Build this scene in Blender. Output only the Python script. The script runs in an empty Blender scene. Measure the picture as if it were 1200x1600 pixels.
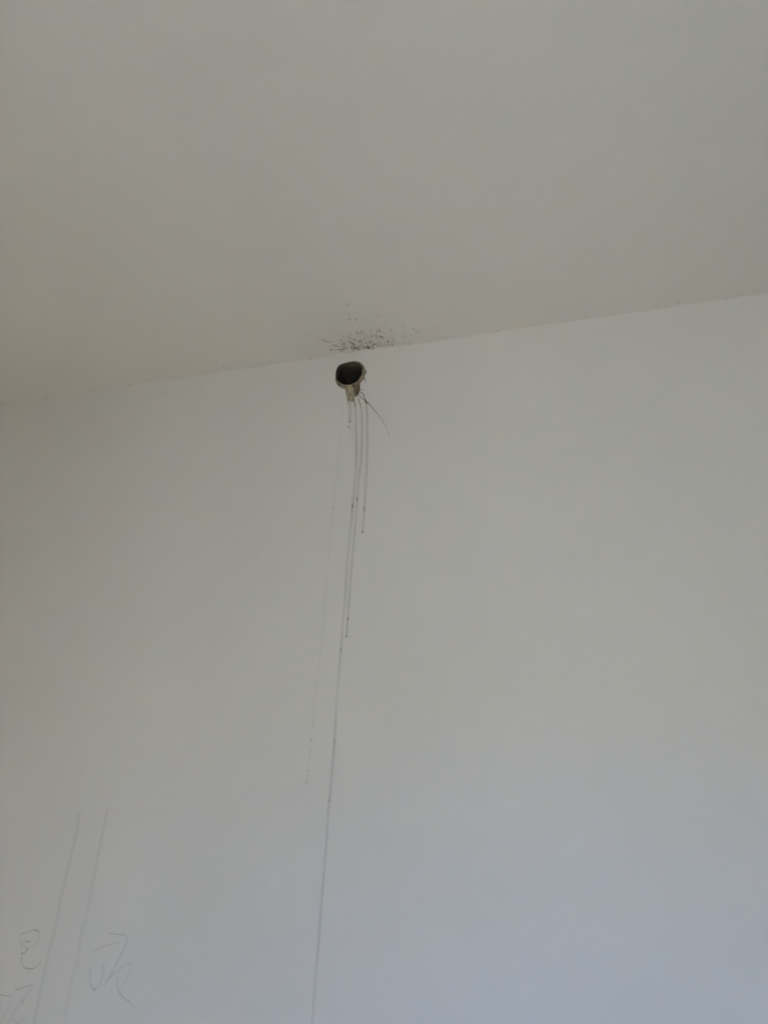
import bpy, bmesh, math, random
from mathutils import Vector, Matrix
from bpy.types import Object

random.seed(7)
SC = bpy.context.scene
COL = SC.collection

# ------------------------------------------------------------------ camera
# The photograph's vanishing points (zenith, wall/ceiling edge) fix the tilt,
# roll and yaw; focal length of a phone's main lens.
FPX = 1200.0
IW, IH = 1200.0, 1600.0
CEIL = 2.70                      # ceiling height
CAMZ = 1.52                      # phone held at chest/eye height
u_c = Vector((115.0, 2200.0, -FPX)).normalized()            # world up in camera space
r_c = Vector((4613.0, 416.0, FPX))
r_c = (r_c - u_c * r_c.dot(u_c)).normalized()               # along the wall, to the right
y_c = u_c.cross(r_c)                                        # into the wall
R = Matrix((r_c, y_c, u_c))                                 # camera -> world
CAMD = 1.3149                    # distance from the wall
CAMPOS = Vector((0.0, -CAMD, CAMZ))
cam = bpy.data.cameras.new('camera')
cam.sensor_fit = 'HORIZONTAL'
cam.sensor_width = 36.0
cam.lens = 36.0 * FPX / IW
cam.clip_start = 0.02
camo = bpy.data.objects.new('camera', cam)
camo.matrix_world = Matrix.Translation(CAMPOS) @ R.to_4x4()
COL.objects.link(camo)
SC.camera = camo

# ------------------------------------------------------------------ world, daylight, exposure
world = bpy.data.worlds.new('overcast_sky')
SC.world = world
world.use_nodes = True
bg = world.node_tree.nodes['Background']
bg.inputs['Color'].default_value = (0.30, 0.55, 1.14, 1)
bg.inputs['Strength'].default_value = 2.42
SC.view_settings.view_transform = 'Standard'
SC.view_settings.look = 'None'
SC.view_settings.gamma = 1.0
SC.view_settings.use_curve_mapping = False
SC.view_settings.exposure = 2.92
SC.cycles.diffuse_bounces = 8
SC.cycles.max_bounces = 16

# room: wall_front is the plane y = 0, the window is in the wall behind the camera
X0, X1 = -2.15, 1.70
Y0 = -2.35
WIN = (-0.80, 0.20, 0.85, 1.85)     # window opening: x0, x1, z0, z1

# sun through the window onto the floor below the photographer: its bounce fills the room
sun = bpy.data.lights.new('sun', 'SUN')
sun.energy = 8.9
sun.angle = math.radians(0.53)
sun.color = (1.0, 0.94, 0.85)
suno = bpy.data.objects.new('sun', sun)
suno.rotation_euler = Vector((0.50, -0.55, 0.67)).to_track_quat('Z', 'Y').to_euler()
COL.objects.link(suno)

portal = bpy.data.lights.new('window_daylight_portal', 'AREA')
portal.shape = 'RECTANGLE'
portal.size, portal.size_y = WIN[1] - WIN[0], WIN[3] - WIN[2]
portal.cycles.is_portal = True
po = bpy.data.objects.new('window_daylight_portal', portal)
po.location = ((WIN[0] + WIN[1]) / 2, Y0 - 0.18, (WIN[2] + WIN[3]) / 2)
po.rotation_euler = (math.radians(90), 0, 0)     # faces +Y, into the room
COL.objects.link(po)


# ------------------------------------------------------------------ helpers
def ray(px, py):
    return R @ Vector((px - IW / 2, IH / 2 - py, -FPX))


def on_wall(px, py, y=0.0):
    d = ray(px, py)
    return CAMPOS + d * ((y - CAMPOS.y) / d.y)


def on_ceil(px, py, z=CEIL):
    d = ray(px, py)
    p = CAMPOS + d * ((z - CAMPOS.z) / d.z)
    return p


def obj(name, bm, mat, parent=None, smooth=False):
    me = bpy.data.meshes.new(name)
    bm.normal_update()
    bm.to_mesh(me)
    bm.free()
    if smooth:
        for p in me.polygons:
            p.use_smooth = True
    me.materials.append(mat)
    o = bpy.data.objects.new(name, me)
    COL.objects.link(o)
    o.parent = parent
    return o


def tag(o, label, cat=None, group=None, kind=None):
    o['label'] = label
    if cat:
        o['category'] = cat
    if group:
        o['group'] = group
    if kind:
        o['kind'] = kind
    return o


def box(bm, x0, x1, y0, y1, z0, z1):
    v = [bm.verts.new((x, y, z)) for z in (z0, z1) for y in (y0, y1) for x in (x0, x1)]
    for f in ((0, 2, 3, 1), (4, 5, 7, 6), (0, 1, 5, 4), (2, 6, 7, 3), (0, 4, 6, 2), (1, 3, 7, 5)):
        bm.faces.new([v[i] for i in f])


def new_mat(name):
    m = bpy.data.materials.new(name)
    m.use_nodes = True
    nt = m.node_tree
    b = nt.nodes['Principled BSDF']
    return m, nt, b


def noise(nt, scale, detail=4.0, rough=0.55):
    tc = nt.nodes.new('ShaderNodeTexCoord')
    n = nt.nodes.new('ShaderNodeTexNoise')
    n.inputs['Scale'].default_value = scale
    n.inputs['Detail'].default_value = detail
    n.inputs['Roughness'].default_value = rough
    nt.links.new(tc.outputs['Object'], n.inputs['Vector'])
    return n


def ramp(nt, src, c0, c1, p0=0.3, p1=0.7):
    r = nt.nodes.new('ShaderNodeValToRGB')
    r.color_ramp.elements[0].position = p0
    r.color_ramp.elements[1].position = p1
    r.color_ramp.elements[0].color = (*c0, 1)
    r.color_ramp.elements[1].color = (*c1, 1)
    nt.links.new(src, r.inputs['Fac'])
    return r


def two_tone(name, c0, c1, scale, rough=0.85, bump=0.0, bump_scale=None, dist=0.002, p0=0.3, p1=0.7):
    m, nt, b = new_mat(name)
    n = noise(nt, scale)
    r = ramp(nt, n.outputs['Fac'], c0, c1, p0, p1)
    nt.links.new(r.outputs['Color'], b.inputs['Base Color'])
    b.inputs['Roughness'].default_value = rough
    b.inputs['Specular IOR Level'].default_value = 0.2
    if bump:
        n2 = noise(nt, bump_scale or scale, 5.0)
        bp = nt.nodes.new('ShaderNodeBump')
        bp.inputs['Strength'].default_value = bump
        bp.inputs['Distance'].default_value = dist
        nt.links.new(n2.outputs['Fac'], bp.inputs['Height'])
        nt.links.new(bp.outputs['Normal'], b.inputs['Normal'])
    return m


def mark_mat(name, c0, c1, scale, rough=0.8, patch=(0.55, 1.0)):
    """a thin deposit (graphite, dried muddy water): opacity = density of the deposit"""
    m, nt, b = new_mat(name)
    n = noise(nt, scale)
    r = ramp(nt, n.outputs['Fac'], c0, c1)
    nt.links.new(r.outputs['Color'], b.inputs['Base Color'])
    b.inputs['Roughness'].default_value = rough
    b.inputs['Specular IOR Level'].default_value = 0.0
    at = nt.nodes.new('ShaderNodeAttribute')
    at.attribute_name = 'deposit'
    n2 = noise(nt, scale * 0.6, 3.0)
    mr = nt.nodes.new('ShaderNodeMapRange')
    mr.inputs['From Min'].default_value = 0.3
    mr.inputs['From Max'].default_value = 0.7
    mr.inputs['To Min'].default_value = patch[0]
    mr.inputs['To Max'].default_value = patch[1]
    nt.links.new(n2.outputs['Fac'], mr.inputs['Value'])
    mu = nt.nodes.new('ShaderNodeMath')
    mu.operation = 'MULTIPLY'
    nt.links.new(at.outputs['Fac'], mu.inputs[0])
    nt.links.new(mr.outputs['Result'], mu.inputs[1])
    nt.links.new(mu.outputs[0], b.inputs['Alpha'])
    return m


WHITE = two_tone('matt_white_wall_paint', (0.79, 0.752, 0.69), (0.815, 0.777, 0.715), 2.2, 0.9, 0.10, 26.0, 0.002)
CEILM = two_tone('matt_white_ceiling_paint', (0.815, 0.78, 0.72), (0.84, 0.805, 0.745), 1.7, 0.9, 0.10, 20.0, 0.002)
FLOORM = two_tone('beige_floor', (0.44, 0.35, 0.23), (0.54, 0.44, 0.30), 3.0, 0.5)
FRAMEM = two_tone('white_window_plastic', (0.78, 0.78, 0.77), (0.82, 0.82, 0.81), 8.0, 0.4)
GROUNDM = two_tone('pale_paving', (0.42, 0.38, 0.32), (0.50, 0.46, 0.39), 0.3, 0.9)
BLOCKM = two_tone('buff_sky_blocker', (0.40, 0.36, 0.29), (0.46, 0.42, 0.34), 2.0, 0.95)  # for the added sky-blocking wall outside
BORE = two_tone('shade_dark_masonry', (0.060, 0.050, 0.034), (0.100, 0.083, 0.060), 60.0, 0.95, 0.6, 160.0, 0.004)  # masonry colour lowered to hold the shade deep in the bore
COLLAR = two_tone('mouth_light_plaster', (0.12, 0.098, 0.072), (0.20, 0.165, 0.125), 70.0, 0.95, 0.6, 160.0, 0.004)  # plaster kept paler than the bore, for light caught at the mouth
CHIP = two_tone('broken_plaster', (0.20, 0.175, 0.115), (0.42, 0.37, 0.27), 90.0, 0.95, 0.7, 190.0, 0.004)
LUMP1 = two_tone('pale_plaster_crumbs', (0.30, 0.25, 0.14), (0.66, 0.57, 0.41), 130.0, 0.95, 0.7, 220.0, 0.004)
LUMP2 = two_tone('brown_drilling_mud', (0.17, 0.125, 0.075), (0.36, 0.28, 0.19), 110.0, 0.9, 0.7, 220.0, 0.004)
DRIP = mark_mat('dried_grey_drip', (0.19, 0.158, 0.095), (0.26, 0.228, 0.150), 30.0)
MUD = mark_mat('dried_brown_mud', (0.17, 0.085, 0.022), (0.25, 0.135, 0.045), 60.0, patch=(0.75, 1.1))
PENCIL = mark_mat('pencil_graphite', (0.10, 0.10, 0.085), (0.14, 0.14, 0.12), 90.0)

# ------------------------------------------------------------------ hole outlines (traced, then laid on the wall)
OUT_PX = [(524.3, 588), (525.2, 597), (528.5, 603), (533.7, 606.3), (539.7, 608.3), (547, 608.5), (554, 606.5), (560, 602.5),
          (564, 597), (569, 592), (570.5, 586), (573.3, 580.5), (570.5, 577), (568, 571.5), (562.2, 566.2), (551.5, 564.6),
          (543, 566.2), (537, 567.8), (528.5, 572), (525.5, 579)]
IN_PX = [(525.0, 588), (528.0, 594.5), (532, 598.3), (536.5, 600.6), (542, 601.4), (548, 600.6), (554, 598), (558.5, 595),
         (562, 590.5), (564.5, 585.5), (566, 580), (566.2, 575.5), (564.5, 571), (561.2, 567.6), (551.5, 565.2),
         (543, 566.7), (537, 568.3), (529.2, 572.6), (526.2, 579)]
CHIPD = 0.006


def polar(pts2, c, n=72):
    """resample a star-shaped outline at n equal angles about c"""
    an = sorted([(math.atan2(p[1] - c[1], p[0] - c[0]), math.hypot(p[0] - c[0], p[1] - c[1])) for p in pts2])
    an = [(an[-1][0] - 2 * math.pi, an[-1][1])] + an + [(an[0][0] + 2 * math.pi, an[0][1])]
    out = []
    for i in range(n):
        a = -math.pi + 2 * math.pi * i / n
        for (a0, r0), (a1, r1) in zip(an, an[1:]):
            if a0 <= a <= a1:
                t = (a - a0) / max(a1 - a0, 1e-9)
                rr = r0 + (r1 - r0) * t
                out.append((c[0] + rr * math.cos(a), c[1] + rr * math.sin(a)))
                break
    return out


hc = on_wall(546.5, 585)
HC = (hc.x, hc.z)
OUTL = polar([(p.x, p.z) for p in (on_wall(*q) for q in OUT_PX)], HC)
INL = polar([(p.x, p.z) for p in (on_wall(q[0], q[1], CHIPD) for q in IN_PX)], HC)
NH = len(OUTL)
OUTL = [(HC[0] + (x - HC[0]) * k, HC[1] + (z - HC[1]) * k) for (x, z) in OUTL for k in (1 + random.uniform(-0.012, 0.018),)]

# ------------------------------------------------------------------ the setting
WT = 0.24
bm = bmesh.new()
rect = [bm.verts.new(p) for p in ((X0, 0, 0), (X1, 0, 0), (X1, 0, CEIL), (X0, 0, CEIL))]
holev = [bm.verts.new((x, 0, z)) for (x, z) in OUTL]
ed = [bm.edges.new((rect[i], rect[(i + 1) % 4])) for i in range(4)]
ed += [bm.edges.new((holev[i], holev[(i + 1) % NH])) for i in range(NH)]
bmesh.ops.triangle_fill(bm, use_beauty=True, use_dissolve=False, edges=ed, normal=(0, -1, 0))
# drop any fill inside the hole
hs = set(holev)
inner = [f for f in bm.faces if all(v in hs for v in f.verts)
         and math.hypot(f.calc_center_median().x - HC[0], f.calc_center_median().z - HC[1]) < 0.031]
bmesh.ops.delete(bm, geom=inner, context='FACES_ONLY')
for f in bm.faces:
    f.normal_update()
    if f.normal.y > 0:
        f.normal_flip()
# back and sides of the wall's thickness
b = [bm.verts.new((x, WT, z)) for (x, z) in ((X0, 0), (X1, 0), (X1, CEIL), (X0, CEIL))]
bm.faces.new(b)
for i in range(4):
    bm.faces.new((rect[i], b[i], b[(i + 1) % 4], rect[(i + 1) % 4]))
wall_front = tag(obj('wall_front', bm, WHITE), 'matt white painted wall with a drilled hole under the ceiling', kind='structure')


def slab(name, mat, label, *b):
    bm = bmesh.new()
    box(bm, *b)
    return tag(obj(name, bm, mat), label, kind='structure')


slab('ceiling', CEILM, 'matt white painted ceiling', X0 - 0.15, X1 + 0.15, Y0 - 0.2, WT, CEIL, CEIL + 0.2)
slab('floor', FLOORM, 'beige floor of the room', X0 - 0.15, X1 + 0.15, Y0 - 0.2, WT, -0.15, 0.0)
slab('wall_left', WHITE, 'white side wall', X0 - 0.15, X0, Y0 - 0.2, WT, 0, CEIL)
slab('wall_right', WHITE, 'white side wall', X1, X1 + 0.15, Y0 - 0.2, WT, 0, CEIL)
bm = bmesh.new()
box(bm, X0, WIN[0], Y0 - 0.2, Y0, 0, CEIL)
box(bm, WIN[1], X1, Y0 - 0.2, Y0, 0, CEIL)
box(bm, WIN[0], WIN[1], Y0 - 0.2, Y0, 0, WIN[2])
box(bm, WIN[0], WIN[1], Y0 - 0.2, Y0, WIN[3], CEIL)
tag(obj('wall_back', bm, WHITE), 'white wall with the window behind the viewer', kind='structure')

# window with two sashes
root = bpy.data.objects.new('window_1', None)
root.location = (0, 0, 0)
COL.objects.link(root)
tag(root, 'white framed window behind the viewer', kind='structure')
yf0, yf1 = Y0 - 0.13, Y0 - 0.07


def frame(name, x0, x1, z0, z1, t, y0, y1, parent):
    bm = bmesh.new()
    box(bm, x0, x0 + t, y0, y1, z0, z1)
    box(bm, x1 - t, x1, y0, y1, z0, z1)
    box(bm, x0 + t, x1 - t, y0, y1, z0, z0 + t)
    box(bm, x0 + t, x1 - t, y0, y1, z1 - t, z1)
    return obj(name, bm, FRAMEM, parent)


gm, nt, pb = new_mat('window_glass')
nt.nodes.remove(pb)
tr = nt.nodes.new('ShaderNodeBsdfTransparent')
tr.inputs['Color'].default_value = (0.93, 0.96, 0.95, 1)
gl = nt.nodes.new('ShaderNodeBsdfGlossy')
gl.inputs['Roughness'].default_value = 0.02
mx = nt.nodes.new('ShaderNodeMixShader')
mx.inputs['Fac'].default_value = 0.06
nt.links.new(tr.outputs[0], mx.inputs[1])
nt.links.new(gl.outputs[0], mx.inputs[2])
nt.links.new(mx.outputs[0], nt.nodes['Material Output'].inputs['Surface'])

frame('window_frame', WIN[0], WIN[1], WIN[2], WIN[3], 0.04, yf0, yf1, root)
xm = (WIN[0] + WIN[1]) / 2
for a0, a1 in ((WIN[0] + 0.04, xm), (xm, WIN[1] - 0.04)):
    s = frame('sash', a0, a1, WIN[2] + 0.04, WIN[3] - 0.04, 0.045, yf0 + 0.012, yf1 - 0.012, root)
    bm = bmesh.new()
    box(bm, a0 + 0.045, a1 - 0.045, Y0 - 0.103, Y0 - 0.097, WIN[2] + 0.085, WIN[3] - 0.085)
    obj('pane', bm, gm, s)
bm = bmesh.new()
box(bm, WIN[0] - 0.04, WIN[1] + 0.04, Y0 - 0.07, Y0 + 0.04, WIN[2] - 0.03, WIN[2])
obj('window_sill', bm, FRAMEM, root)

# ground outside, one storey below
bm = bmesh.new()
box(bm, -60, 60, -120, Y0 - 0.2, -3.6, -3.4)
tag(obj('ground', bm, GROUNDM), 'pale paving outside the window', kind='structure')

# unseen block added right of the window to keep sky light off the left
bm = bmesh.new()
box(bm, 0.55, 5.0, -7.2, Y0 - 0.25, -3.4, 2.15)
tag(obj('wall_sky_blocker', bm, BLOCKM), 'added buff block outside the window that cuts off sky light', kind='structure')

# plaster seam where wall and ceiling meet: a small uneven cove
bm = bmesh.new()
NS = 520
prev = None
ph = [random.uniform(0, 6.28) for _ in range(6)]
for i in range(NS + 1):
    x = X0 + (X1 - X0) * i / NS
    w = 0.0030 + 0.0010 * math.sin(x * 9 + ph[0]) + 0.0007 * math.sin(x * 31 + ph[1]) + 0.0006 * math.sin(x * 83 + ph[2]) + random.uniform(-0.0006, 0.0006)
    h = 0.0026 + 0.0009 * math.sin(x * 12 + ph[3]) + 0.0006 * math.sin(x * 47 + ph[4]) + random.uniform(-0.0006, 0.0006)
    w, h = max(w * 0.6, 0.0005), max(h * 0.6, 0.0005)
    row = [bm.verts.new((x, 0.0, CEIL - h)), bm.verts.new((x, -w * 0.38, CEIL - h * 0.38)), bm.verts.new((x, -w, CEIL))]
    if prev:
        for k in range(2):
            bm.faces.new((prev[k], row[k], row[k + 1], prev[k + 1]))
    prev = row
bmesh.ops.recalc_face_normals(bm, faces=bm.faces[:])
for f in bm.faces:
    if f.normal.y > 0:
        f.normal_flip()
tag(obj('trim_1', bm, WHITE, smooth=True), 'uneven painted seam between wall and ceiling', kind='structure')


# ------------------------------------------------------------------ the drilled hole
hole = bpy.data.objects.new('drilled_hole', None)
hole.location = (HC[0], 0, HC[1])
COL.objects.link(hole)
tag(hole, 'round dark drilled hole with chipped crumbling lower edge, just under the ceiling', 'hole')
HM = Matrix.Translation(-Vector((HC[0], 0, HC[1])))


def hobj(name, bm, mat, smooth=True):
    bm.transform(HM)
    return obj(name, bm, mat, hole, smooth)


# bore: a rough tube running back into the wall, slightly downhill to the outside
bm = bmesh.new()
rows = []
NB = 60
for j in range(NB + 1):
    t = j / NB
    y = CHIPD + (WT - 0.004 - CHIPD) * t ** 1.5
    row = []
    for i, (x, z) in enumerate(INL):
        k = 1.0 + (random.uniform(-0.02, 0.02) if 0 < j < NB else 0)
        row.append(bm.verts.new((HC[0] + (x - HC[0]) * k, y, HC[1] + (z - HC[1]) * k - 0.04 * (y - CHIPD))))
    rows.append(row)
for k, (a, c) in enumerate(zip(rows, rows[1:])):
    for i in range(NH):
        bm.faces.new((a[i], a[(i + 1) % NH], c[(i + 1) % NH], c[i]))
bm.faces.new(rows[-1])
bmesh.ops.recalc_face_normals(bm, faces=bm.faces[:])
# the first rings, down to an uneven depth, are plaster coat, coloured paler for light at the mouth
coat = bm.copy()
edge = [0.019 + 0.003 * math.sin(3 * t * 2 * math.pi / NH + 1.0) + 0.002 * math.sin(7 * t * 2 * math.pi / NH) for t in range(NH)]


def in_coat(f):
    c = f.calc_center_median()
    i = int((math.atan2(c.z - HC[1], c.x - HC[0]) + math.pi) / (2 * math.pi) * NH) % NH
    return c.y < edge[i] and len(f.verts) == 4


for b_, keep in ((bm, False), (coat, True)):
    bmesh.ops.delete(b_, geom=[f for f in b_.faces if in_coat(f) != keep], context='FACES')
hobj('lit_plaster_collar', coat, COLLAR)
hobj('bore', bm, BORE)

# chipped rim: broken plaster sloping from the wall face to the mouth of the bore
bm = bmesh.new()
rows = []
for j in range(6):
    t = j / 5
    row = []
    for i in range(NH):
        jit = random.uniform(-0.0009, 0.0009) if 0 < j < 5 else 0
        x = OUTL[i][0] + (INL[i][0] - OUTL[i][0]) * t
        z = OUTL[i][1] + (INL[i][1] - OUTL[i][1]) * t
        row.append(bm.verts.new((x + jit, max(0, CHIPD * t ** 0.8 + jit), z + jit)))
    rows.append(row)
for a, c in zip(rows, rows[1:]):
    for i in range(NH):
        bm.faces.new((a[i], a[(i + 1) % NH], c[(i + 1) % NH], c[i]))
hobj('chipped_rim', bm, CHIP)['label'] = 'chipped plaster edge'


def lump(name, poly, mat, thick, label, n=13):
    """a crusted blob on the wall inside a traced outline, thick in the middle"""
    cx = sum(p[0] for p in poly) / len(poly)
    cy = sum(p[1] for p in poly) / len(poly)
    pts = [(on_wall(*p).x, on_wall(*p).z) for p in poly]
    c = on_wall(cx, cy)
    ol = polar(pts, (c.x, c.z), 48)
    bm = bmesh.new()
    rows = []
    for j in range(n):
        t = j / (n - 1)
        row = []
        for i, (x, z) in enumerate(ol):
            k = math.cos(t * math.pi / 2)
            jj = random.uniform(-0.0011, 0.0011) if j else random.uniform(-0.0007, 0.0007)
            row.append(bm.verts.new((c.x + (x - c.x) * k + jj, 0.0008 - thick * math.sin(t * math.pi / 2) ** 0.8 + (jj if j else 0), c.z + (z - c.z) * k + jj)))
        rows.append(row)
    for a, d in zip(rows, rows[1:]):
        for i in range(48):
            bm.faces.new((a[i], a[(i + 1) % 48], d[(i + 1) % 48], d[i]))
    bmesh.ops.remove_doubles(bm, verts=rows[-1], dist=0.002)
    bmesh.ops.recalc_face_normals(bm, faces=bm.faces[:])
    o = hobj(name, bm, mat)
    o['label'] = label
    return o


lump('plaster_lump', [(540, 601.5), (547, 601.5), (552.5, 604), (553.5, 612), (552.5, 622), (554.5, 629.5), (552, 628.6),
                      (549, 626.5), (545.5, 626.5), (543, 622), (543.3, 617), (541.5, 611), (539, 607)], LUMP1, 0.0045, 'pale crumbling plaster lump')
lump('mud_lump', [(551, 600.5), (556, 599), (561, 599.5), (562, 605.5), (561, 612), (559, 618), (556.3, 620), (553.5, 616),
                  (551.8, 608)], LUMP2, 0.0040, 'brown lump of drilling mud')


# ------------------------------------------------------------------ marks: thin ribbons of dried mud or graphite lying on the surface
def spline(pts, step):
    """Catmull-Rom through (x, y, width, density) points"""
    if len(pts) == 2:
        a, c = pts
        pts = [a, tuple((p + q) / 2 for p, q in zip(a, c)), c]
    out = []
    P = [pts[0]] + list(pts) + [pts[-1]]
    for k in range(1, len(P) - 2):
        p0, p1, p2, p3 = P[k - 1:k + 3]
        n = max(1, int(math.hypot(p2[0] - p1[0], p2[1] - p1[1]) / step))
        for i in range(n):
            t = i / n
            q = []
            for d in range(4):
                if d < 2:
                    q.append(0.5 * (2 * p1[d] + (p2[d] - p0[d]) * t + (2 * p0[d] - 5 * p1[d] + 4 * p2[d] - p3[d]) * t * t
                                    + (3 * p1[d] - p0[d] - 3 * p2[d] + p3[d]) * t ** 3))
                else:
                    q.append(p1[d] + (p2[d] - p1[d]) * t)
            out.append(q)
    out.append(list(pts[-1]))
    return out


WF = 0.62
PROFILE = ((-1.0, 0.0), (-0.5, 0.7), (0.0, 1.0), (0.5, 0.7), (1.0, 0.0))


class Marks:
    def __init__(self, place, normal, thick=0.00035, soft=False):
        self.soft = soft
        self.place, self.normal, self.thick = place, Vector(normal), thick
        self.v, self.f, self.d = [], [], []

    def stroke(self, pts, step=2.0, taper=True, lift=0.0):
        s = spline(pts, step)
        base = len(self.v)
        n = len(s)
        for i, (x, y, w, den) in enumerate(s):
            if self.soft and den < 0.4:          # faint strokes are broad and soft-edged
                k = 1 - den / 0.4
                w, den = w * (1 + 0.45 * k), den * (1 - 0.28 * k)
            a = s[max(0, i - 1)]
            c = s[min(n - 1, i + 1)]
            tx, ty = c[0] - a[0], c[1] - a[1]
            L = math.hypot(tx, ty) or 1.0
            nx, ny = -ty / L, tx / L
            end = 0.0 if (taper and i in (0, n - 1)) else 1.0
            for (u, k) in PROFILE:
                p = self.place(x + nx * u * w * WF, y + ny * u * w * WF)
                self.v.append(p + self.normal * (0.00012 + lift + self.thick * k))
                self.d.append(min(1.0, den * k * end))
        m = len(PROFILE)
        for i in range(n - 1):
            for j in range(m - 1):
                q = base + i * m + j
                self.f.append((q, q + 1, q + m + 1, q + m))
        return self

    def dot(self, x, y, rx, ry, den, lift=0.0002, ang=0.0):
        base = len(self.v)
        rings = ((0.0, 1.0), (0.5, 0.9), (1.0, 0.0))
        N = 12
        ca, sa = math.cos(ang), math.sin(ang)
        self.v.append(self.place(x, y) + self.normal * (0.00012 + lift + self.thick))
        self.d.append(den)
        for (r, k) in rings[1:]:
            for i in range(N):
                a = 2 * math.pi * i / N
                jr = r * (1 + random.uniform(-0.12, 0.12))
                ex, ey = rx * jr * math.cos(a), ry * jr * math.sin(a)
                p = self.place(x + ex * ca - ey * sa, y + ex * sa + ey * ca)
                self.v.append(p + self.normal * (0.00012 + lift + self.thick * k))
                self.d.append(den * k)
        for i in range(N):
            self.f.append((base, base + 1 + i, base + 1 + (i + 1) % N))
            self.f.append((base + 1 + i, base + 1 + N + i, base + 1 + N + (i + 1) % N, base + 1 + (i + 1) % N))
        return self

    def build(self, name, mat, label, cat, group=None, kind=None, parent=None):
        c = Vector((0, 0, 0))
        for p in self.v:
            c += p
        c /= len(self.v)
        me = bpy.data.meshes.new(name)
        me.from_pydata([tuple(p - c) for p in self.v], [], self.f)
        at = me.attributes.new('deposit', 'FLOAT', 'POINT')
        at.data.foreach_set('value', self.d)
        me.polygons.foreach_set('use_smooth', [True] * len(me.polygons))
        bm = bmesh.new()
        bm.from_mesh(me)
        bm.normal_update()
        for f in bm.faces:
            if f.normal.dot(self.normal) < 0:
                f.normal_flip()
        bm.to_mesh(me)
        bm.free()
        me.materials.append(mat)
        o = bpy.data.objects.new(name, me)
        o.location = c
        COL.objects.link(o)
        return tag(o, label, cat, group, kind)


def W(thick=0.00035):
    return Marks(on_wall, (0, -1, 0), thick, True)


def const(pts, w, den):
    return [(x, y, w, den) for (x, y) in pts]


GD = 'dirty water runs below the drilled hole'
# faint leftmost run
m = W()
m.stroke(const([(534.5, 634), (534.5, 645), (534, 658)], 4, 0.06))
m.stroke(const([(533, 672), (530, 705), (527, 735), (523.5, 762), (521.5, 790), (519, 815), (516.5, 836), (512.5, 885), (509, 925),
                (504, 988), (499, 1035), (494.6, 1072), (491, 1110), (488.5, 1132)], 3.6, 0.055), 5)
m.stroke(const([(487.5, 1145), (486, 1160), (484.5, 1180), (481.5, 1206), (479.6, 1221)], 3.2, 0.06), 4)
for x, y, d in ((534, 660, .14), (521, 793, .14), (504, 987, .08), (488.5, 1133, .20), (486, 1155.5, .20), (484.6, 1172, .12),
                (483.5, 1182, .08), (482, 1204, .14), (479.8, 1222, .34)):
    m.dot(x, y, 2.6, 2.2, d)
m.build('drip_stain', DRIP, 'very faint broken drip run, leftmost below the hole, ending in small dots', 'stain', GD)
# short run
m = W()
m.stroke(const([(547.3, 624), (547.3, 640), (547, 652), (546.5, 661)], 4.8, 0.20))
m.stroke([(541.2, 608, 2.0, .3), (542.2, 615, 2.4, .5), (542.8, 621, 2.8, .55), (544, 627, 3.0, .25), (543.5, 633, 3, .1)])
m.dot(545.2, 667.5, 2.8, 2.2, 0.42)
m.dot(546.5, 659, 2.2, 2.0, 0.2)
m.build('drip_stain', DRIP, 'shortest grey drip run right below the pale plaster lump, ending in a dot', 'stain', GD)
# long run, to the bottom of the photograph and on
m = W()
m.stroke([(553.6, 625, 2.8, .7), (554.8, 631.5, 2.6, .6), (555.3, 636, 3.4, .28), (556, 650, 3.6, .22), (557, 690, 3.6, .22), (556, 735, 3.6, .20), (554, 760, 3.6, .22),
          (551, 791, 4.2, .30), (549, 815, 3.8, .20), (547, 835, 3.8, .18), (543, 875, 3.8, .20), (540, 920, 3.8, .24), (536, 970, 3.6, .17),
          (533, 1015, 3.8, .26), (530, 1050, 3.6, .20), (526, 1100, 3.6, .16), (523, 1156, 4.0, .24), (519.5, 1196, 3.8, .24), (516, 1235, 3.8, .18),
          (513, 1270, 4.0, .22), (509, 1330, 4.0, .22), (503, 1405, 4.2, .20), (498, 1470, 4.2, .20), (494, 1520, 4.2, .20),
          (490, 1570, 4.2, .18), (487.5, 1604, 4.2, .17), (482, 1680, 4.2, .17), (474, 1790, 4.2, .15)], 5)
m.dot(551, 791, 2.4, 3.4, 0.18)
m.dot(532.6, 1016, 2.2, 4, 0.14)
m.dot(522.6, 1158, 2.2, 4, 0.12)
m.dot(515.2, 1251, 2.4, 2.6, 0.15)
m.build('drip_stain', DRIP, 'longest thin grey drip run, reaching from the hole down past the lower edge', 'stain', GD)
# middle run
m = W()
m.stroke([(558.6, 619, 2.4, .62), (561, 626, 2.4, .62), (563, 632, 2.8, .45), (565, 643, 3.6, .30), (566, 665, 3.8, .28), (565.5, 695, 3.8, .30),
          (564, 725, 3.8, .28), (561, 745, 3.8, .22), (558, 779, 3.6, .28), (557, 800, 3.4, .20), (553.5, 840, 3.4, .18), (550, 880, 3.4, .24),
          (546.5, 930, 3.4, .24), (544.5, 955, 3.2, .18), (543.5, 968, 3.2, .28), (541.8, 993, 3.2, .22)], 4)
m.dot(541.4, 994.5, 2.6, 2.4, 0.48)
m.dot(558, 780, 2.2, 3.2, 0.16)
m.dot(543.6, 967, 2, 2, 0.2)
m.build('drip_stain', DRIP, 'grey drip run of middle length from the brown mud, ending beside the longest run', 'stain', GD)
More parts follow.
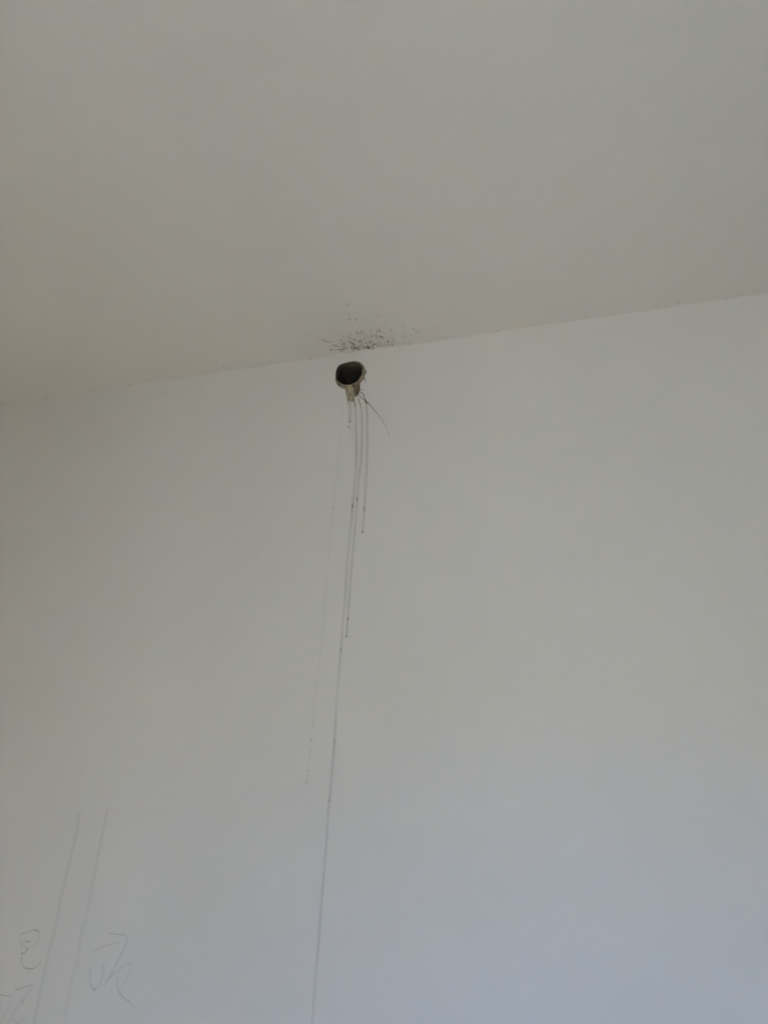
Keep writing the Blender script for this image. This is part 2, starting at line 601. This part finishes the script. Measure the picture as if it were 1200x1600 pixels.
# right run
m = W()
m.stroke([(560.5, 608.8, 1.4, .7), (564, 608.2, 1.4, .7), (568, 610.6, 1.3, .7)], 1)
m.stroke([(560.5, 612.4, 2.2, .75), (564, 613.2, 2.2, .75), (567, 614.8, 2.2, .7), (569, 618, 2.0, .7), (570.2, 622, 2.0, .65), (571.2, 626, 2.0, .65),
          (572.4, 632, 2.4, .45), (573.2, 640, 3.8, .30), (573.8, 655, 4.0, .30), (574, 690, 4.0, .30), (573, 730, 3.8, .27), (571, 770, 3.6, .22),
          (569.5, 793, 3.8, .34), (568.2, 812, 3.0, .28), (566.8, 830, 3.0, .30)], 3)
m.dot(566.5, 831.5, 2.8, 2.6, 0.6)
m.dot(569.3, 795, 2.0, 4.2, 0.15)
m.build('drip_stain', DRIP, 'rightmost straight grey drip run under the hole, ending in a dark bead', 'stain', GD)
# curved thin run at the right
m = W()
m.stroke([(560.5, 617.5, 1.6, .6), (566, 622.5, 1.7, .75), (570, 625, 1.9, .8), (572.5, 628.6, 2.8, .9), (576, 631, 1.9, .65), (580, 634.8, 1.6, .6),
          (586, 642, 1.5, .55), (592, 649, 1.4, .45), (598, 657.5, 1.3, .36), (603, 667, 1.2, .34), (606.5, 675, 1.2, .34)], 1.5)
m.dot(607.6, 677.5, 1.9, 1.5, 0.38)
m.build('splash_streak', MUD, 'hair-thin dark streak curving down to the right from the hole', 'stain')
# little hook beside the hole
m = W()
m.stroke([(566.5, 591.5, 1.6, .55), (569, 591.4, 2.0, .65), (571, 593.2, 2.0, .6), (571.2, 596, 1.9, .5), (570.7, 598.6, 2.0, .5)], 1)
m.build('mud_hook', MUD, 'tiny hook-shaped brown mud mark at the right edge of the hole', 'stain')

# faint scuffs on the wall
m = W()
m.stroke(const([(1060, 917), (1063, 921), (1065.5, 924), (1068.5, 927.5)], 1.8, 0.10), 1)
m.build('scuff_mark', PENCIL, 'tiny faint slanted scuff alone on the bare wall at right', 'scuff')
m = W()
m.dot(262.5, 613, 2.0, 4.5, 0.13)
m.build('scuff_mark', PENCIL, 'tiny faint smudge just below the ceiling seam, far left of the hole', 'scuff')
m = W()
m.stroke(const([(737, 677.5), (745, 676.5), (754, 676)], 2.2, 0.045), 2)
m.build('scuff_mark', PENCIL, 'barely visible short scuff on the wall right of the hole', 'scuff')

# specks caught in the seam
EDGE = lambda x: 632 - 0.1455 * x
m = Marks(on_ceil, (0, 0, -1))
for x, dy, rx, ry, d in ((72, -1.5, 4.5, 1.6, .14), (204, -1.5, 3.2, 1.3, .38), (350, -8, 2.6, 1.6, .20), (395, -3, 2.2, 1.4, .14), (484, -1.6, 3.2, 1.8, .18),
                         (3, -2, 4, 1.5, .16), (778, -2.0, 5, 1.2, .20), (812, -4, 3, 1.3, .14), (845, -3, 4, 1.0, .10), (1060, -6, 5.5, 3.0, .09), (1135, -1.5, 6, 0.9, .20),
                         (1110, -1.5, 4, 0.9, .14), (697, -2.5, 4, 1.8, .14), (1198, -2, 3, 1.4, .16), (730, -2, 6, 1.2, .08), (880, -1.5, 7, .9, .10), (920, -1.2, 6, .8, .08)):
    m.dot(x, EDGE(x) + dy, rx, ry, d, ang=-0.14)
m.build('seam_specks', MUD, 'scattered tiny dark specks along the seam of wall and ceiling', 'specks', kind='stuff')

# ------------------------------------------------------------------ mud spatter on the ceiling above the hole
random.seed(21)
m = Marks(on_ceil, (0, 0, -1), 0.0006)
ST = [(539.3, 472.8, 544.2, 478.6, 2.4, .34), (542.6, 488, 548, 493.6, 2.2, .26), (544.2, 497.6, 548.6, 498.6, 2.2, .52), (553.6, 498.2, 557.6, 500.8, 2.3, .45),
      (537.5, 500.8, 541.5, 500.2, 2, .15), (573, 499.8, 577, 498.8, 2.4, .24), (584.5, 487, 589.5, 488.2, 2.2, .17), (589, 495.8, 594.5, 492, 2.0, .20),
      (574.5, 513, 578, 514.2, 2, .28), (555.6, 517.5, 561, 522.6, 2.8, .32), (563, 517, 566, 520, 2.4, .36), (542.4, 526.4, 548, 528.6, 1.8, .48),
      (493, 528.1, 500, 529.8, 1.5, .24), (501.5, 530.1, 514, 535.2, 1.8, .52), (513, 534.4, 520, 534, 2, .26), (518, 538.4, 530, 541.7, 2.3, .46),
      (515.2, 546.5, 520.4, 546.8, 1.9, .75), (528.2, 546.4, 540, 545.6, 2.4, .46), (533.6, 541.1, 544.2, 544.8, 1.9, .58), (544.4, 533.5, 556, 538.5, 2.0, .6),
      (548.6, 538.8, 561.4, 546.4, 2.2, .78), (547.6, 543.8, 556, 545.8, 2.6, .66), (570.4, 541, 578, 544.8, 2.6, .55), (577, 544.4, 582.4, 546.2, 1.8, .3),
      (582.4, 537.2, 586.4, 537.8, 2.8, .66), (592, 524.7, 598.8, 527.5, 2.0, .62), (585, 522.6, 589, 524.2, 2.2, .34), (471, 520.8, 483, 522.9, 1.7, .15),
      (563, 530, 566, 538.5, 4.0, .32), (570, 534, 574.5, 536, 2.4, .42), (576, 533.4, 582, 534.3, 2.6, .40), (576, 531, 581, 530.8, 1.8, .28), (587, 535.6, 591.5, 537.8, 2.6, .36),
      (530.4, 530.2, 535.4, 532.8, 2.2, .36), (532, 534.6, 535, 535.4, 2, .28), (490, 534.8, 503, 534.8, 2.2, .09), (496, 541.3, 502, 541, 2, .12),
      (599, 506.4, 602.5, 507.4, 2.2, .22), (643.6, 513.6, 648, 514, 2.1, .36), (649.4, 516.4, 655, 519.2, 2.0, .24), (626.6, 525, 630.4, 525.8, 2.6, .24),
      (611.2, 528, 616, 531, 1.9, .34), (604.4, 532.6, 608, 534.4, 2.4, .42), (610, 533.5, 615.6, 534.1, 2, .36), (610, 538, 615, 538, 2, .4), (596.5, 539.8, 604, 540.8, 2, .24),
      (637.5, 539, 643, 538.4, 3, .18), (694, 531.5, 696, 535.5, 2.2, .16), (703, 499.6, 707, 500, 2.2, .14), (678.5, 513.3, 687, 511.2, 2, .11), (666, 499.6, 669, 500, 2.2, .1),
      (656, 526, 660, 528, 2.4, .12), (643, 521, 646, 524, 2.4, .12), (549.5, 459, 551, 461, 2, .08), (521, 545.6, 528, 546.2, 1.6, .2),
      (552, 529.8, 556, 531.4, 2.2, .34), (545, 540.6, 551, 543.6, 1.7, .5), (566, 541, 571, 542.6, 2.6, .36), (559, 539.8, 565, 541.2, 2.4, .36), (570, 525, 576, 525.6, 2.6, .3),
      (576, 527, 582, 527.6, 2, .26), (568, 528.5, 573, 529.5, 2, .28), (559, 532, 562, 536, 2.2, .3), (580, 540, 584, 541, 2.6, .3)]
for (x0, y0, x1, y1, w, d) in ST:
    lim = lambda x, y: min(y, EDGE(x) - 1.2)
    xm_, ym_ = (x0 + x1) / 2, (y0 + y1) / 2
    m.stroke([(x0, lim(x0, y0), w * .7, d * .7), (xm_, lim(xm_, ym_), w, d), (x1, lim(x1, y1), w * .8, d)], 1.0)
for k in range(120):
    x = random.gauss(570, 26)
    e = EDGE(x)
    y = e - 4 - abs(random.gauss(0, 14)) * max(0.25, 1 - abs(x - 566) / 90)
    L = random.uniform(1.5, 5.5)
    a = math.radians(random.gauss(20, 12))
    d = random.uniform(0.07, 0.27) * (1.0 if abs(x - 565) < 35 else 0.6)
    m.stroke([(x, y, 1.5, d * .7), (x + L / 2 * math.cos(a), min(y + L / 2 * math.sin(a), e - 1.2), random.uniform(1.5, 2.6), d),
              (x + L * math.cos(a), min(y + L * math.sin(a), e - 1.2), 1.6, d)], 1.0)
for k in range(80):
    x = random.gauss(580, 24)
    y = EDGE(x) - random.uniform(5, 34)
    m.dot(x, y, random.uniform(1.6, 3.6), random.uniform(1.0, 2.0), random.uniform(.05, .16), ang=random.gauss(.35, .2))
for k in range(60):
    x = random.uniform(600, 705)
    e = EDGE(x)
    y = e - random.uniform(2, 34)
    m.dot(x, y, random.uniform(1.0, 2.4), random.uniform(.8, 1.5), random.uniform(.04, .13), ang=.3)
m.build('mud_spatter', MUD, 'spray of fine dark brown mud specks on the ceiling above the hole', 'spatter', kind='stuff')

# ------------------------------------------------------------------ pencil lines and handwriting
GP = 'upright pencil lines at lower left'
m = W(0.00012)
m.stroke(const([(124.7, 1266), (121, 1290), (116.7, 1313), (105, 1363), (96, 1400), (89, 1438), (81.5, 1467), (75, 1494), (65, 1541), (56, 1584), (52, 1604), (33, 1690)], 4.8, 0.13), 6)
m.build('pencil_line', PENCIL, 'left of the two long faint upright pencil lines', 'pencil line', GP)
m = W(0.00012)
m.stroke([(170, 1258, 4.4, .11), (164, 1285, 4.4, .16), (155, 1328, 4.4, .13), (149, 1360, 4.6, .12), (141, 1402, 4.6, .11), (136.7, 1425, 4.6, .10),
          (126, 1467, 5, .11), (121.5, 1499, 5, .10), (110, 1541, 5, .09), (101, 1598, 5, .09), (84, 1690, 5, .09)], 6)
m.build('pencil_line', PENCIL, 'right of the two long faint upright pencil lines, beside a large character', 'pencil line', GP)

GC = 'pencilled handwriting at lower left'
m = W(0.00012)
m.stroke([(141, 1488, 2, .12), (148, 1485.5, 1.8, .28), (155, 1482, 1.8, .30), (170, 1476.2, 1.7, .28), (180, 1473, 1.7, .24), (187, 1472.6, 1.6, .12)])
m.stroke([(169, 1457.4, 1.8, .18), (176, 1459, 1.2, .55), (184, 1459.8, 1.0, .72), (192, 1460.6, 1.1, .72), (196, 1461.5, 1.8, .22), (198.5, 1464, 3, .14)])
m.stroke(const([(198.5, 1464), (197.4, 1474), (192.5, 1487), (184, 1502), (177, 1516), (169, 1530), (161.5, 1540.5)], 3.4, .16))
m.stroke(const([(141.5, 1512), (141, 1530), (143, 1541), (147.5, 1546.8), (153, 1541), (158.5, 1531), (161.5, 1518), (162, 1505)], 4.0, .14))
m.dot(147.6, 1546.2, 3.0, 1.5, .22)
m.stroke([(171, 1528, 2, .12), (182, 1519, 2.4, .18), (190, 1511.5, 2.0, .22), (198, 1506.6, 1.8, .30), (205.5, 1505.6, 1.6, .26)])
m.stroke(const([(206, 1506), (204, 1517), (199, 1528), (194, 1538), (189.5, 1546)], 3.4, .10))
m.stroke([(183.3, 1526, 3, .13), (183.8, 1538, 3.2, .14), (186, 1549, 3.2, .24), (193, 1558.5, 2.8, .24), (201, 1565, 2.4, .26), (209, 1572.5, 2.6, .20), (214, 1579, 3, .09)])
m.build('handwritten_character', PENCIL, 'large faint pencilled character to the right of both pencil lines', 'writing', GC)
m = W(0.00012)
m.stroke([(28.5, 1463, 2.2, .22), (33, 1459.6, 1.8, .34), (39, 1457.6, 1.6, .34), (46, 1455.4, 1.6, .42), (51, 1453.7, 1.4, .60), (55, 1453.3, 1.5, .85), (58, 1453.9, 1.6, .8), (61, 1456, 2.2, .2)], 1)
m.stroke(const([(60, 1455), (61.8, 1463), (59.5, 1470), (54, 1476), (49, 1480)], 3.6, .10))
m.stroke([(33, 1472, 1.6, .22), (38, 1471.5, 1.3, .60), (43, 1471.3, 1.3, .95), (46, 1471.2, 1.3, .9), (48.5, 1470.6, 1.4, .3)], 1)
m.stroke(const([(32.5, 1474.5), (36, 1477.5), (40, 1481), (43, 1482.2), (47, 1481)], 2.4, .22), 1)
m.stroke(const([(43, 1482.5), (40, 1487), (36.5, 1489.6), (33.5, 1489.6)], 2.6, .30), 1)
m.stroke(const([(30, 1463), (32, 1474), (34, 1490), (33.8, 1500)], 2.6, .08))
m.stroke([(33.8, 1495, 3, .10), (34, 1505, 2.6, .14), (37, 1510.5, 2.2, .30), (41, 1513, 1.5, .7), (45.5, 1513.8, 1.3, .95), (51, 1513.1, 1.4, .75), (56, 1511, 1.8, .34),
          (61, 1506.5, 2.4, .20), (65, 1501.5, 2.6, .16)], 1)
m.build('handwritten_character', PENCIL, 'small darker pencilled character left of both pencil lines', 'writing', GC)
m = W(0.00012)
m.stroke([(-14, 1551, 1.4, .5), (0, 1554.4, 1.4, .6), (8, 1555.8, 1.4, .66), (13, 1556.3, 1.4, .66), (16.5, 1556.6, 2, .2)], 1)
m.stroke(const([(17, 1557), (16, 1566), (10, 1578), (4, 1592), (-2, 1606)], 3.6, .10))
m.stroke([(23, 1547.5, 2, .34), (28, 1545.8, 1.9, .42), (34, 1543.5, 1.7, .34), (40, 1541, 1.7, .28), (47, 1539.2, 1.8, .28), (53.5, 1538.6, 1.8, .18)], 1)
m.stroke(const([(52, 1540), (45, 1550), (36, 1562), (26, 1575), (17, 1590), (9, 1606)], 4.6, .11))
m.stroke(const([(33, 1562), (36, 1565), (39.5, 1568.5)], 3, .10))
m.stroke(const([(17.5, 1591), (26, 1597.5), (33, 1604)], 3, .24))
m.stroke(const([(40, 1587.5), (35, 1592), (29, 1599)], 2.8, .18))
m.build('handwritten_character', PENCIL, 'cropped pencilled character in the lower left corner of the photo', 'writing', GC)
